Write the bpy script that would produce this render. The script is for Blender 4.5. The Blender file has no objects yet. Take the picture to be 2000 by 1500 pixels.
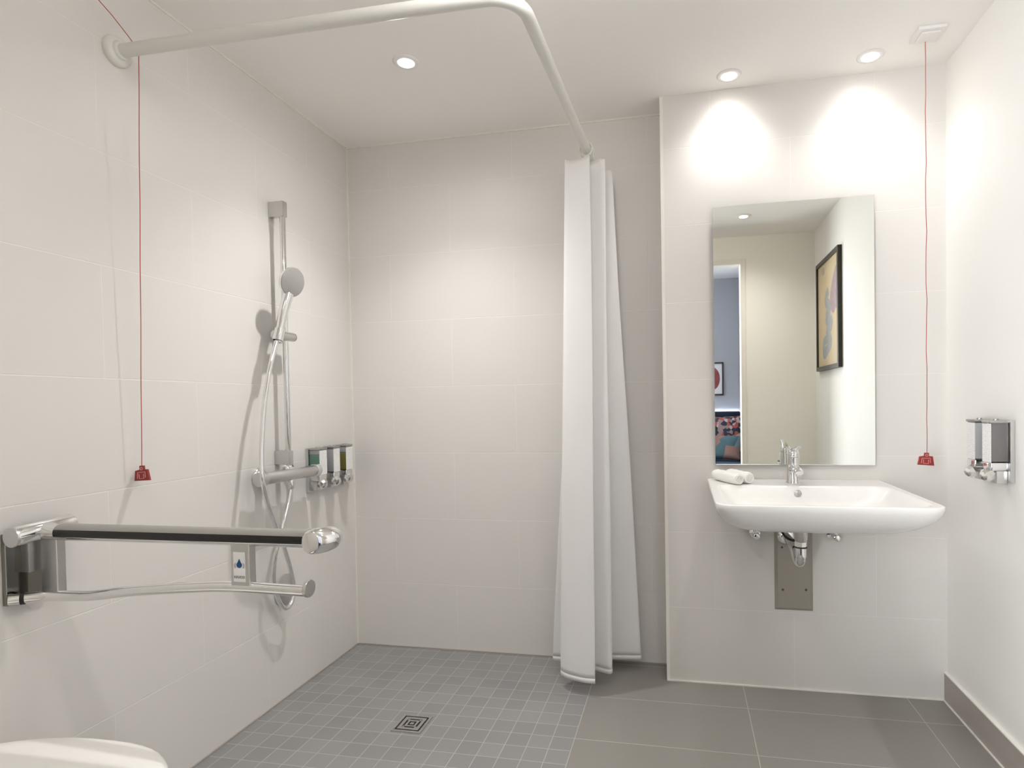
import bpy, bmesh, math, random
from mathutils import Vector, Matrix
random.seed(7)
S = bpy.context.scene
COL = S.collection
PI = math.pi

# ------------------------------------------------------------------ camera
C_LOC = Vector((1.5477, -2.6024, 1.1441))
YAW, PITCH, ROLL, F = 0.1946, -0.0199, -0.0164, 1162.94
PPX, PPY = 1102.68, 810.49
r_ = Vector((math.cos(YAW), math.sin(YAW), 0)); f_ = Vector((-math.sin(YAW), math.cos(YAW), 0)); u_ = Vector((0, 0, 1))
f2 = f_*math.cos(PITCH) + u_*math.sin(PITCH); u2 = u_*math.cos(PITCH) - f_*math.sin(PITCH)
r3 = r_*math.cos(ROLL) + u2*math.sin(ROLL); u3 = u2*math.cos(ROLL) - r_*math.sin(ROLL)
cam_d = bpy.data.cameras.new('camera'); cam = bpy.data.objects.new('camera', cam_d); COL.objects.link(cam)
cam_d.sensor_width = 36; cam_d.sensor_fit = 'HORIZONTAL'; cam_d.lens = F/2000*36
cam_d.shift_x = -(PPX-1000)/2000; cam_d.shift_y = (PPY-750)/2000
cam_d.clip_start = 0.02; cam_d.clip_end = 50
m = Matrix((( r3.x, u3.x, -f2.x, C_LOC.x), (r3.y, u3.y, -f2.y, C_LOC.y), (r3.z, u3.z, -f2.z, C_LOC.z), (0, 0, 0, 1)))
cam.matrix_world = m
S.camera = cam

# ------------------------------------------------------------------ world, exposure
w = bpy.data.worlds.new('world'); S.world = w; w.use_nodes = True
w.node_tree.nodes['Background'].inputs[0].default_value = (0.8, 0.85, 1, 1)
w.node_tree.nodes['Background'].inputs[1].default_value = 0.05
S.view_settings.view_transform = 'Standard'; S.view_settings.look = 'None'
S.view_settings.gamma = 1; S.view_settings.exposure = 0.24
S.view_settings.use_curve_mapping = False
cy = S.cycles
cy.use_denoising = True; cy.max_bounces = 14; cy.diffuse_bounces = 8; cy.glossy_bounces = 6
cy.transmission_bounces = 6; cy.caustics_reflective = False; cy.caustics_refractive = False
cy.sample_clamp_indirect = 4.0
cy.blur_glossy = 0.6

LAMP_COL = (1.0, 0.98, 0.965)
W_SHOWER, W_SHOWER_WIDE, W_PAIR, W_PAIR_WIDE, W_REAR, W_TOILET_FILL, W_WINDOW_FILL, W_DOME_FILL = 43, 13, 9, 2, 26, 15, 25, 4.5   # watts

# ------------------------------------------------------------------ helpers
def lin(c):
    return tuple(((v/255)/12.92 if v/255 <= 0.04045 else ((v/255+0.055)/1.055)**2.4) for v in c)
WLOC = {}
def mat(name, rgb, rough=0.5, metal=0.0, spec=0.5, bump=0, bscale=40, coat=0, emit=None, estr=0, trans=0, ior=1.45, var=0):
    mt = bpy.data.materials.new(name); mt.use_nodes = True
    nt = mt.node_tree; b = nt.nodes['Principled BSDF']
    b.inputs['Base Color'].default_value = (*rgb, 1); b.inputs['Roughness'].default_value = rough
    b.inputs['Metallic'].default_value = metal; b.inputs['Specular IOR Level'].default_value = spec
    b.inputs['Coat Weight'].default_value = coat; b.inputs['Transmission Weight'].default_value = trans; b.inputs['IOR'].default_value = ior
    if emit: b.inputs['Emission Color'].default_value = (*emit, 1); b.inputs['Emission Strength'].default_value = estr
    tc = nt.nodes.new('ShaderNodeTexCoord'); nz = nt.nodes.new('ShaderNodeTexNoise')
    nz.inputs['Scale'].default_value = bscale; nz.inputs['Detail'].default_value = 3
    nt.links.new(tc.outputs['Object'], nz.inputs['Vector'])
    if bump:
        bp = nt.nodes.new('ShaderNodeBump'); bp.inputs['Strength'].default_value = bump; bp.inputs['Distance'].default_value = 0.002
        nt.links.new(nz.outputs['Fac'], bp.inputs['Height']); nt.links.new(bp.outputs['Normal'], b.inputs['Normal'])
    v = var or 0.02
    mx = nt.nodes.new('ShaderNodeMix'); mx.data_type = 'RGBA'
    mx.inputs[6].default_value = (*[c*(1-v) for c in rgb], 1); mx.inputs[7].default_value = (*[min(1, c*(1+v)) for c in rgb], 1)
    nt.links.new(nz.outputs['Fac'], mx.inputs[0]); nt.links.new(mx.outputs[2], b.inputs['Base Color'])
    return mt

class NB:      # tiny node-math builder
    def __init__(s, nt): s.nt = nt
    def m(s, op, a, b=None, c=None):
        n = s.nt.nodes.new('ShaderNodeMath'); n.operation = op
        for i, v in enumerate((a, b, c)):
            if v is None: continue
            if isinstance(v, (int, float)): n.inputs[i].default_value = v
            else: s.nt.links.new(v, n.inputs[i])
        return n.outputs[0]
    def mix(s, fac, a, b):
        n = s.nt.nodes.new('ShaderNodeMix'); n.data_type = 'RGBA'
        for i, v in ((0, fac), (6, a), (7, b)):
            if isinstance(v, tuple): n.inputs[i].default_value = (*v, 1)
            elif isinstance(v, (int, float)): n.inputs[i].default_value = v
            else: s.nt.links.new(v, n.inputs[i])
        return n.outputs[2]
    def line(s, coord, off, period, half):       # 1 inside a joint of half-width `half`
        t = s.m('DIVIDE', s.m('SUBTRACT', coord, off), period)
        fr = s.m('FRACT', s.m('ADD', t, 100.5))
        d = s.m('MULTIPLY', s.m('ABSOLUTE', s.m('SUBTRACT', fr, 0.5)), period)
        n = s.nt.nodes.new('ShaderNodeMapRange'); n.inputs[1].default_value = half*0.7; n.inputs[2].default_value = half*1.3
        n.inputs[3].default_value = 1; n.inputs[4].default_value = 0
        s.nt.links.new(d, n.inputs[0]); return n.outputs[0]
    def cell(s, coord, off, period): return s.m('FLOOR', s.m('DIVIDE', s.m('SUBTRACT', coord, off), period))

def start(name, rough):
    mt = bpy.data.materials.new(name); mt.use_nodes = True; nt = mt.node_tree
    b = nt.nodes['Principled BSDF']; b.inputs['Roughness'].default_value = rough
    g = nt.nodes.new('ShaderNodeNewGeometry'); sp = nt.nodes.new('ShaderNodeSeparateXYZ')
    nt.links.new(g.outputs['Position'], sp.inputs[0])
    nz = nt.nodes.new('ShaderNodeTexNoise'); nz.inputs['Scale'].default_value = 3; nt.links.new(g.outputs['Position'], nz.inputs['Vector'])
    return mt, nt, b, sp.outputs[0], sp.outputs[1], sp.outputs[2], nz.outputs['Fac'], g

Z0, RH = 0.3053, 0.3091
def wall_tile(name, axis, off_even, off_odd, per, base, grout):
    mt, nt, b, x, y, z, nz, g = start(name, 0.45)
    n = NB(nt); u = x if axis == 'x' else y
    row = n.m('ADD', n.cell(z, Z0, RH), 1.0)
    par = n.m('MODULO', n.m('ADD', row, 10.0), 2.0)
    le = n.line(u, off_even, per, 0.0014); lo = n.line(u, off_odd, per, 0.0014)
    lv = n.m('ADD', n.m('MULTIPLY', lo, par), n.m('MULTIPLY', le, n.m('SUBTRACT', 1.0, par)))
    lh = n.line(z, Z0, RH, 0.0014)
    msk = n.m('MAXIMUM', lv, lh)
    cb = n.mix(nz, tuple(c*0.985 for c in base), tuple(c*1.015 for c in base))
    nt.links.new(n.mix(n.m('MULTIPLY', msk, 0.52), cb, grout), b.inputs['Base Color'])
    bp = nt.nodes.new('ShaderNodeBump'); bp.inputs['Strength'].default_value = 0.35; bp.inputs['Distance'].default_value = 0.0015
    nt.links.new(n.m('SUBTRACT', 1.0, msk), bp.inputs['Height'])
    nt.links.new(bp.outputs['Normal'], b.inputs['Normal'])
    nt.links.new(n.m('ADD', n.m('MULTIPLY', msk, 0.3), 0.45), b.inputs['Roughness'])
    return mt

MX, MY = 1.1748, -0.328
def floor_mat():
    mt, nt, b, x, y, z, nz, g = start('grey_floor_tile', 0.4)
    n = NB(nt)
    big = n.m('GREATER_THAN', x, MX)
    lm = n.m('MAXIMUM', n.line(x, MX, 0.075, 0.0013), n.line(y, MY, 0.075, 0.0013))
    lb = n.m('MAXIMUM', n.line(x, MX, 0.6, 0.0016), n.line(y, MY, 0.3, 0.0016))
    cx_ = n.cell(x, MX, 0.075); cy_ = n.cell(y, MY, 0.075)
    cmb = nt.nodes.new('ShaderNodeCombineXYZ'); nt.links.new(cx_, cmb.inputs[0]); nt.links.new(cy_, cmb.inputs[1])
    wn = nt.nodes.new('ShaderNodeTexWhiteNoise'); nt.links.new(cmb.outputs[0], wn.inputs['Vector'])
    ms = n.mix(wn.outputs[0], (0.225, 0.225, 0.223), (0.26, 0.256, 0.25))
    fine = nt.nodes.new('ShaderNodeTexNoise'); fine.inputs['Scale'].default_value = 120; nt.links.new(g.outputs['Position'], fine.inputs['Vector'])
    bg = n.mix(fine.outputs['Fac'], (0.235, 0.222, 0.203), (0.255, 0.242, 0.222))
    tile = n.mix(big, ms, bg)
    line = n.m('ADD', n.m('MULTIPLY', lb, big), n.m('MULTIPLY', lm, n.m('SUBTRACT', 1.0, big)))
    gc = n.mix(big, (0.40, 0.39, 0.375), (0.42, 0.40, 0.375))
    nt.links.new(n.mix(line, tile, gc), b.inputs['Base Color'])
    bp = nt.nodes.new('ShaderNodeBump'); bp.inputs['Strength'].default_value = 0.4; bp.inputs['Distance'].default_value = 0.0015
    nt.links.new(n.m('SUBTRACT', 1.0, line), bp.inputs['Height']); nt.links.new(bp.outputs['Normal'], b.inputs['Normal'])
    return mt

# ---- mesh helpers (all in world coordinates; obj() re-centres)
def box(bm, x0, x1, y0, y1, z0, z1, bev=0, seg=2):
    t = bmesh.new()
    bmesh.ops.create_cube(t, size=1)
    for v in t.verts: v.co = Vector(((x0+x1)/2+v.co.x*(x1-x0), (y0+y1)/2+v.co.y*(y1-y0), (z0+z1)/2+v.co.z*(z1-z0)))
    if bev: bmesh.ops.bevel(t, geom=t.edges[:], offset=bev, segments=seg, profile=0.6, affect='EDGES')
    me = bpy.data.meshes.new('t'); t.to_mesh(me); t.free(); bm.from_mesh(me); bpy.data.meshes.remove(me)
def loft(bm, rings, caps=True, closed=True):
    R = [[bm.verts.new(p) for p in ring] for ring in rings]
    n = len(R[0])
    for a, b in zip(R, R[1:]):
        for i in range(n if closed else n-1):
            j = (i+1) % n
            try: bm.faces.new((a[i], a[j], b[j], b[i]))
            except ValueError: pass
    if caps and closed:
        for ring in (R[0], R[-1]):
            try: bm.faces.new(ring)
            except ValueError: pass
    return R
def circle(c, ax, r, n=24, up=None, sx=1, sy=1):
    ax = Vector(ax).normalized(); up = Vector(up) if up is not None else (Vector((0, 0, 1)) if abs(ax.z) < 0.9 else Vector((0, 1, 0)))
    a = up.cross(ax).normalized(); b = ax.cross(a)
    c = Vector(c)
    return [c + a*r*sx*math.cos(2*PI*i/n) + b*r*sy*math.sin(2*PI*i/n) for i in range(n)]
def cyl(bm, p0, p1, r0, r1=None, n=28, bev=0):
    p0, p1 = Vector(p0), Vector(p1); r1 = r0 if r1 is None else r1; d = (p1-p0).normalized()
    if bev:
        loft(bm, [circle(p0, d, r0-bev, n), circle(p0+d*bev*0.3, d, r0-bev*0.3, n), circle(p0+d*bev, d, r0, n), circle(p1-d*bev, d, r1, n), circle(p1-d*bev*0.3, d, r1-bev*0.3, n), circle(p1, d, r1-bev, n)])
    else: loft(bm, [circle(p0, d, r0, n), circle(p1, d, r1, n)])
def lathe(bm, base, ax, prof, n=32):
    base = Vector(base); ax = Vector(ax).normalized()
    loft(bm, [circle(base+ax*h, ax, max(r, 1e-4), n) for r, h in prof])
def catmull(pts, k=8, closed=False):
    P = [Vector(p) for p in pts]; out = []; n = len(P)
    for i in range(n if closed else n-1):
        if closed: a, b, c, d = P[(i-1) % n], P[i], P[(i+1) % n], P[(i+2) % n]
        else: a, b, c, d = P[max(i-1, 0)], P[i], P[i+1], P[min(i+2, n-1)]
        for j in range(k):
            t = j/k
            out.append(0.5*((2*b)+(c-a)*t+(2*a-5*b+4*c-d)*t*t+(3*b-a-3*c+d)*t**3))
    if not closed: out.append(P[-1])
    return out
def tube(bm, pts, r, n=20, caps=True):
    P = [Vector(p) for p in pts]; rr = r if isinstance(r, (list, tuple)) else [r]*len(P)
    T = [(P[min(i+1, len(P)-1)]-P[max(i-1, 0)]).normalized() for i in range(len(P))]
    up = Vector((0, 0, 1)) if abs(T[0].z) < 0.9 else Vector((0, 1, 0))
    N = (up - T[0]*up.dot(T[0])).normalized(); rings = []
    for i, p in enumerate(P):
        N = (N - T[i]*N.dot(T[i])).normalized(); B = T[i].cross(N)
        rings.append([p + N*rr[i]*math.cos(2*PI*k/n) + B*rr[i]*math.sin(2*PI*k/n) for k in range(n)])
    loft(bm, rings, caps)
def rrect(x0, x1, y0, y1, r, z, n=8, rb=None):       # rounded rectangle ring, y0 = front
    rb = r if rb is None else rb; out = []
    for cx, cy, a0, rad in ((x1-r, y0+r, -PI/2, r), (x1-rb, y1-rb, 0, rb), (x0+rb, y1-rb, PI/2, rb), (x0+r, y0+r, PI, r)):
        for i in range(n+1):
            a = a0 + (PI/2)*i/n
            out.append(Vector((cx+rad*math.cos(a), cy+rad*math.sin(a), z)))
    return out
def obj(name, bm, mt, parent=None, smooth=True, angle=40, mods=()):
    bmesh.ops.remove_doubles(bm, verts=bm.verts[:], dist=1e-6)
    bmesh.ops.recalc_face_normals(bm, faces=bm.faces[:])
    me = bpy.data.meshes.new(name); 
    xs = [v.co for v in bm.verts]
    c = Vector(((min(v.x for v in xs)+max(v.x for v in xs))/2, (min(v.y for v in xs)+max(v.y for v in xs))/2, (min(v.z for v in xs)+max(v.z for v in xs))/2))
    bmesh.ops.translate(bm, verts=bm.verts[:], vec=-c)
    if smooth:
        for fc in bm.faces: fc.smooth = True
        for e in bm.edges:
            if len(e.link_faces) == 2 and e.calc_face_angle(0) > math.radians(angle): e.smooth = False
    bm.to_mesh(me); bm.free()
    me.materials.append(mt)
    o = bpy.data.objects.new(name, me); COL.objects.link(o)
    WLOC[o] = c
    if parent: o.parent = parent; o.location = c - WLOC[parent]
    else: o.location = c
    return o
def N(): return bmesh.new()
def thing(name, loc, label, cat, group=None):
    o = bpy.data.objects.new(name, None); COL.objects.link(o); o.location = loc; o.empty_display_size = 0.05
    WLOC[o] = Vector(loc); return tag(o, label, cat, group)
def tag(o, label, cat, group=None):
    o['label'] = label; o['category'] = cat
    if group: o['group'] = group
    return o
def struct(name, bm, mt, parent=None, smooth=False):
    o = obj(name, bm, mt, parent, smooth)
    if parent is None: o['kind'] = 'structure'
    return o
def sbox(name, mt, *a, **k):
    b = N(); box(b, *a, **k); return struct(name, b, mt)

# ------------------------------------------------------------------ materials
TB = (0.71, 0.688, 0.658); TG = (0.84, 0.82, 0.80)
M = dict(
 tile_left=wall_tile('cream_wall_tile_side', 'y', -1.245, -0.93, 0.618, TB, TG),
 tile_back=wall_tile('cream_wall_tile_back', 'x', 0.5126, 0.2126, 0.6, TB, TG),
 tile_van=wall_tile('cream_wall_tile_vanity', 'x', 1.9716, 1.6716, 0.6, TB, TG),
 floor=floor_mat(),
 paint=mat('white_wall_paint', (0.83, 0.815, 0.78), 0.6, bump=0.05, bscale=200),
 rear=mat('cream_wall_paint', (0.84, 0.815, 0.75), 0.6, bump=0.05, bscale=200),
 ceil=mat('white_ceiling_paint', (0.90, 0.875, 0.845), 0.7, bump=0.03, bscale=200),
 trim=mat('white_sealant', (0.80, 0.77, 0.72), 0.45),
 skirt=mat('grey_skirting_tile', (0.36, 0.325, 0.295), 0.4),
 skirt_top=mat('white_skirting_edge', (0.85, 0.83, 0.78), 0.4),
 chrome=mat('chrome', (0.80, 0.80, 0.80), 0.07, 1.0),
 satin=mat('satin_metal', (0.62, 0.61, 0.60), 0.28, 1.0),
 steel=mat('dull_steel', (0.45, 0.44, 0.43), 0.4, 1.0),
 mirror=mat('mirror_silver', (0.80, 0.81, 0.77), 0.0, 1.0, var=0.001),
 edge=mat('mirror_backing', (0.35, 0.36, 0.33), 0.5),
 ceramic=mat('white_ceramic', (0.80, 0.79, 0.77), 0.22),
 plastic=mat('white_plastic', (0.80, 0.78, 0.76), 0.3),
 rail=mat('white_powder_coat', (0.72, 0.71, 0.67), 0.3),
 black=mat('black_gloss_rubber', (0.012, 0.011, 0.011), 0.22),
 rubber=mat('black_gasket', (0.01, 0.01, 0.01), 0.5),
 red=mat('red_cord', (0.42, 0.06, 0.055), 0.5),
 redp=mat('red_plastic', (0.27, 0.028, 0.024), 0.35),
 pinkl=mat('pale_pink_print', (0.85, 0.45, 0.4), 0.5),
 towel=mat('white_terry', (0.86, 0.85, 0.83), 0.9, bump=0.8, bscale=400),
 panel=mat('beige_metal', (0.36, 0.335, 0.295), 0.42, 0.35),
 screw=mat('dark_screw', (0.10, 0.09, 0.08), 0.4, 0.8),
 label=mat('white_label', (0.82, 0.81, 0.80), 0.4),
 ink=mat('grey_ink', (0.12, 0.12, 0.12), 0.5),
 inkl=mat('light_grey_ink', (0.42, 0.40, 0.40), 0.5),
 blue=mat('blue_ink', (0.01, 0.07, 0.20), 0.4),
 sky=mat('white_ink', (0.7, 0.8, 0.9), 0.4),
 green=mat('green_liquid', (0.13, 0.27, 0.20), 0.2, trans=0.2),
 olive=mat('olive_liquid', (0.21, 0.19, 0.055), 0.2, trans=0.2),
 milky=mat('milky_liquid', (0.42, 0.42, 0.43), 0.25, trans=0.1),
 smoke=mat('smoky_chamber', (0.16, 0.15, 0.15), 0.15, 0.3),
 frame=mat('black_wood', (0.02, 0.015, 0.012), 0.35),
 navy=mat('navy_fabric', (0.02, 0.045, 0.10), 0.9, bump=0.4, bscale=300),
 dnavy=mat('dark_navy_fabric', (0.012, 0.02, 0.04), 0.9, bump=0.4, bscale=300),
 bedwall=mat('pale_blue_wall', (0.36, 0.37, 0.41), 0.7),
 carpet=mat('dark_carpet', (0.05, 0.055, 0.07), 0.95, bump=0.5, bscale=300),
 paper=mat('white_paper', (0.75, 0.75, 0.78), 0.6),
 door=mat('white_gloss_wood', (0.78, 0.74, 0.66), 0.35),
)
def emis(name, col, s):
    mt = bpy.data.materials.new(name); mt.use_nodes = True; nt = mt.node_tree
    b = nt.nodes['Principled BSDF']; b.inputs['Base Color'].default_value = (0.8, 0.8, 0.8, 1)
    b.inputs['Emission Color'].default_value = (*col, 1); b.inputs['Emission Strength'].default_value = s
    return mt
M['glow'] = emis('lamp_lens', (1, 0.97, 0.92), 12)
M['led'] = emis('led_strip', (0.75, 0.82, 1.0), 30)

def cloth_mat():
    mt = bpy.data.materials.new('white_curtain_fabric'); mt.use_nodes = True; nt = mt.node_tree
    b = nt.nodes['Principled BSDF']; b.inputs['Base Color'].default_value = (0.95, 0.945, 0.94, 1); b.inputs['Roughness'].default_value = 0.75
    b.inputs['Sheen Weight'].default_value = 0.2
    tr = nt.nodes.new('ShaderNodeBsdfTranslucent'); tr.inputs[0].default_value = (0.95, 0.945, 0.94, 1)
    mx = nt.nodes.new('ShaderNodeMixShader'); mx.inputs[0].default_value = 0.42
    out = nt.nodes['Material Output']
    tc = nt.nodes.new('ShaderNodeTexCoord'); nz = nt.nodes.new('ShaderNodeTexNoise'); nz.inputs['Scale'].default_value = 9; nz.inputs['Detail'].default_value = 4
    nt.links.new(tc.outputs['Object'], nz.inputs['Vector'])
    bp = nt.nodes.new('ShaderNodeBump'); bp.inputs['Strength'].default_value = 0.25; bp.inputs['Distance'].default_value = 0.01
    nt.links.new(nz.outputs['Fac'], bp.inputs['Height']); nt.links.new(bp.outputs['Normal'], b.inputs['Normal'])
    nt.links.new(b.outputs[0], mx.inputs[1]); nt.links.new(tr.outputs[0], mx.inputs[2]); nt.links.new(mx.outputs[0], out.inputs[0])
    return mt
M['cloth'] = cloth_mat()

def label_mat():       # white label with a column of faint unreadable small print
    mt, nt, b, x, y, z, nz, g = start('printed_label', 0.4); n = NB(nt)
    ln = n.line(z, 0, 0.006, 0.0011)
    wv = nt.nodes.new('ShaderNodeTexNoise'); wv.inputs['Scale'].default_value = 160; nt.links.new(g.outputs['Position'], wv.inputs['Vector'])
    gate = n.m('GREATER_THAN', wv.outputs['Fac'], 0.54)
    nt.links.new(n.mix(n.m('MULTIPLY', n.m('MULTIPLY', ln, gate), 0.3), (0.80, 0.79, 0.78), (0.25, 0.25, 0.27)), b.inputs['Base Color'])
    return mt
M['plabel'] = label_mat()

# ------------------------------------------------------------------ room
H = 2.371; XP = 1.4762; XR = 2.517; YV = -0.1476; YR = -2.40; DX0, DX1, DZ = 1.09, 1.99, 2.165
sbox('wall_left', M['tile_left'], -0.1, 0, YR, 0, 0, H)
sbox('wall_back', M['tile_back'], -0.1, XP+0.1, 0, 0.1, -0.05, H)
sbox('wall_vanity', M['tile_van'], XP, XR+0.1, YV, 0.1, -0.05, H)
sbox('wall_right', M['paint'], XR, XR+0.1, YR, YV, -0.05, H)
b = N(); box(b, -0.1, DX0, YR-0.1, YR, -0.05, 2.62); box(b, DX1, XR+0.1, YR-0.1, YR, -0.05, 2.62); box(b, DX0, DX1, YR-0.1, YR, DZ, 2.62)
struct('wall_rear', b, M['rear'])
sbox('ceiling', M['ceil'], -0.1, XR+0.1, YR, 0.1, H, H+0.08)
sbox('floor', M['floor'], -0.1, XR+0.1, YR-0.1, 0.1, -0.06, 0)
# door frame round the opening in the rear wall
b = N(); a = 0.035; t = 0.012
box(b, DX1, DX1+a, YR, YR+t, 0, DZ+a, 0.003); box(b, DX0-a, DX0, YR, YR+t, 0, DZ+a, 0.003); box(b, DX0, DX1, YR, YR+t, DZ, DZ+a, 0.003)
struct('door_1', b, M['door'])
# skirting and sealant lines
b = N(); box(b, XR-0.012, XR, YR, YV, 0, 0.104, 0.001); bs = struct('baseboard_right', b, M['skirt'])
b = N(); box(b, XR-0.013, XR, YR, YV, 0.104, 0.109, 0.001); struct('trim_1', b, M['skirt_top'])
sbox('trim_2', M['trim'], 0, 0.006, -0.006, 0, 0, H)                     # left back corner
sbox('trim_3', M['trim'], XP-0.002, XP+0.011, YV-0.002, YV+0.004, 0, H)  # pillar edge strip
sbox('trim_4', M['trim'], 0, 0.004, YR, 0, H-0.006, H)                   # left wall and ceiling
sbox('trim_5', M['trim'], 0, XP, -0.006, 0, H-0.006, H)
sbox('trim_6', M['skirt'], 0, 0.006, YR, 0, 0, 0.005)
sbox('trim_7', M['skirt'], 0, XP, -0.006, 0, 0, 0.005)
sbox('trim_8', M['trim'], XP, XR, YV-0.005, YV, 0, 0.005)
sbox('trim_9', M['trim'], XR-0.017, XR-0.012, YR, YV, 0, 0.004)
# bedroom seen in the mirror through the doorway
BY = -5.0; BX = 2.215; BH = 2.58
sbox('wall_bedroom_far', M['bedwall'], -1.5, BX+0.1, BY-0.1, BY, 0, BH)
sbox('wall_bedroom_right', M['bedwall'], BX, BX+0.1, BY, YR-0.1, 0, BH)
sbox('wall_bedroom_left', M['bedwall'], -1.6, -1.5, BY, YR-0.1, 0, BH)
sbox('floor.001', M['carpet'], -1.6, BX+0.1, BY-0.1, YR-0.1, -0.06, 0)
sbox('ceiling.001', M['ceil'], -1.6, BX+0.1, BY-0.1, YR-0.1, BH, BH+0.08)
b = N(); box(b, -1.6, -0.1, YR-0.1, YR, 0, BH); struct('wall_bedroom_near', b, M['bedwall'])

# ------------------------------------------------------------------ ceiling downlights
def downlight(x, y, label, cones, r=0.046):
    t = thing('downlight', (x, y, H), label, 'ceiling light')
    b = N(); lathe(b, (x, y, H), (0, 0, -1), [(r, 0), (r, 0.002), (r-0.004, 0.005), (r-0.009, 0.005), (r-0.018, 0.0045)], 40); obj('trim_ring', b, M['plastic'], t)
    b = N(); lathe(b, (x, y, H-0.0052), (0, 0, -1), [(r-0.018, 0), (r-0.018, 0.0006), (r-0.024, 0.0014), (0.001, 0.002)], 40); obj('lens', b, M['glow'], t)
    def lamp(nm, ang, blend, e, rad):
        l = bpy.data.lights.new(nm, 'SPOT'); l.energy = e; l.color = LAMP_COL; l.spot_size = math.radians(ang); l.spot_blend = blend; l.shadow_soft_size = rad
        o = bpy.data.objects.new(nm, l); COL.objects.link(o); o.parent = t; o.location = (0, 0, -0.012 - rad*0.2)
    for nm, ang, blend, e, rad in cones: lamp(nm, ang, blend, e, rad)
    return t
downlight(0.597, -0.598, 'round recessed ceiling light over the shower floor', [('lamp_bulb', 114, 1.0, W_SHOWER, 0.025), ('lamp_glow', 170, 1.0, W_SHOWER_WIDE, 0.025)])
PAIR = [('lamp_bulb', 122, 1.0, W_PAIR, 0.03), ('lamp_glow', 170, 1.0, W_PAIR_WIDE, 0.025)]
downlight(1.738, -0.249, 'recessed ceiling light left of the pair above the mirror', PAIR)
downlight(2.226, -0.267, 'recessed ceiling light right of the pair above the mirror', PAIR)
downlight(1.966, -1.886, 'ceiling light seen only as a reflection in the mirror', [('lamp_glow', 145, 1.0, W_REAR, 0.02)])
downlight(0.597, -1.886, 'added fill light out of view above the toilet end of the room', [('lamp_glow', 125, 1.0, W_TOILET_FILL, 0.05)])  # added lamp, unseen, softens the overall light
# added round surface-mounted fill lamp in the middle of the ceiling, above the top edge of the picture
t = thing('fill_ceiling_lamp', (1.25, -1.4, H), 'added round white dome fill lamp in the middle of the ceiling, out of view', 'ceiling light')
b = N(); lathe(b, (1.25, -1.4, H), (0, 0, -1), [(0.15, 0), (0.15, 0.02), (0.145, 0.025), (0.14, 0.025)], 48); obj('rim', b, M['plastic'], t)
b = N(); lathe(b, (1.25, -1.4, H-0.025), (0, 0, -1), [(0.139, 0), (0.13, 0.02), (0.10, 0.04), (0.05, 0.052), (0.001, 0.055)], 48); obj('diffuser', b, M['glow'], t)
l = bpy.data.lights.new('lamp_bulb', 'POINT'); l.energy = W_DOME_FILL; l.color = LAMP_COL; l.shadow_soft_size = 0.06
o = bpy.data.objects.new('lamp_bulb', l); COL.objects.link(o); o.parent = t; o.location = (0, 0, -0.16)

# ------------------------------------------------------------------ emergency pull cords
def pull_tag(t, x, y, z0, w_, h_, tilt):
    # trapezoid tag with a square neck, printed outlines
    R = Matrix.Rotation(tilt, 3, 'Y'); c = Vector((x, y, z0))
    P = [(-0.11, 0), (0.14, 0), (0.16, -0.26), (0.38, -0.26), (0.5, -1), (-0.5, -1), (-0.42, -0.33), (-0.13, -0.26)]
    b = N(); rings = []
    for yy in (-0.003, 0.003): rings.append([c + R @ Vector((px*w_, yy, pz*h_)) for px, pz in P])
    loft(b, rings); p = obj('pull_tag', b, M['redp'], t, smooth=False)
    b = N()
    tube(b, catmull([c + R @ Vector((0.015*w_+0.075*w_*math.cos(a), -0.0034, -0.2*h_+0.085*h_*math.sin(a))) for a in [i*PI/5 for i in range(10)]], 3, True)+[c + R @ Vector((0.015*w_+0.075*w_, -0.0034, -0.2*h_))], 0.0006, 6, False)
    for pts in ([(-0.28, -0.85), (-0.25, -0.45), (0.24, -0.42), (0.25, -0.8)], [(-0.16, -0.55), (-0.15, -0.87), (0.15, -0.85), (0.14, -0.55)]):
        tube(b, [c + R @ Vector((px*w_, -0.0034, pz*h_)) for px, pz in pts], 0.0007, 6)
    obj('printed_symbol', b, M['pinkl'], p)
# right hand cord
t = thing('pull_cord', (2.374, -0.37, H), 'red emergency pull cord with tag beside the mirror, hanging from the ceiling box', 'pull cord')
b = N(); box(b, 2.332, 2.418, -0.416, -0.33, H-0.012, H, 0.003); bx = obj('ceiling_box', b, M['plastic'], t)
b = N(); box(b, 2.345, 2.405, -0.403, -0.343, H-0.020, H-0.012, 0.004); obj('box_cover', b, M['plastic'], t)
b = N(); pts = [(2.374+0.0009*math.sin(k*1.3)+0.0016*(k % 4 == 3), -0.353, H-0.02-k*(H-0.02-0.952)/24) for k in range(25)]
tube(b, pts, 0.0012, 8); obj('cord', b, M['red'], t)
pull_tag(t, 2.372, -0.353, 0.953, 0.053, 0.043, 0.06)
# left cord: comes down from the ceiling, over the curtain rail
t = thing('pull_cord', (0.06, -1.19, 2.15), 'red emergency pull cord hung over the white curtain rail, left of the shower', 'pull cord')
b = N()
ctop = Vector((-0.058, -1.184, 2.302))
pts = [Vector((0.0270+0.0315*(k/20)+0.0006*math.sin(k*1.1), -1.1655, 0.985+(2.135-0.985)*k/20)) for k in range(21)]
pts += [Vector((0.0590, -1.1645, 2.155)), Vector((0.0595, -1.1695, 2.1645)), Vector((0.0600, -1.177, 2.1690)), Vector((0.0600, -1.186, 2.1695)), Vector((0.0575, -1.197, 2.180))]
pts += [Vector((0.045, -1.23, 2.215)), Vector((0.02, -1.29, 2.27)), Vector((0.012, -1.385, H))]
tube(b, pts, 0.0011, 8); obj('cord', b, M['red'], t)
pull_tag(t, 0.0272, -1.1655, 0.985, 0.051, 0.043, -0.05)

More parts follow.
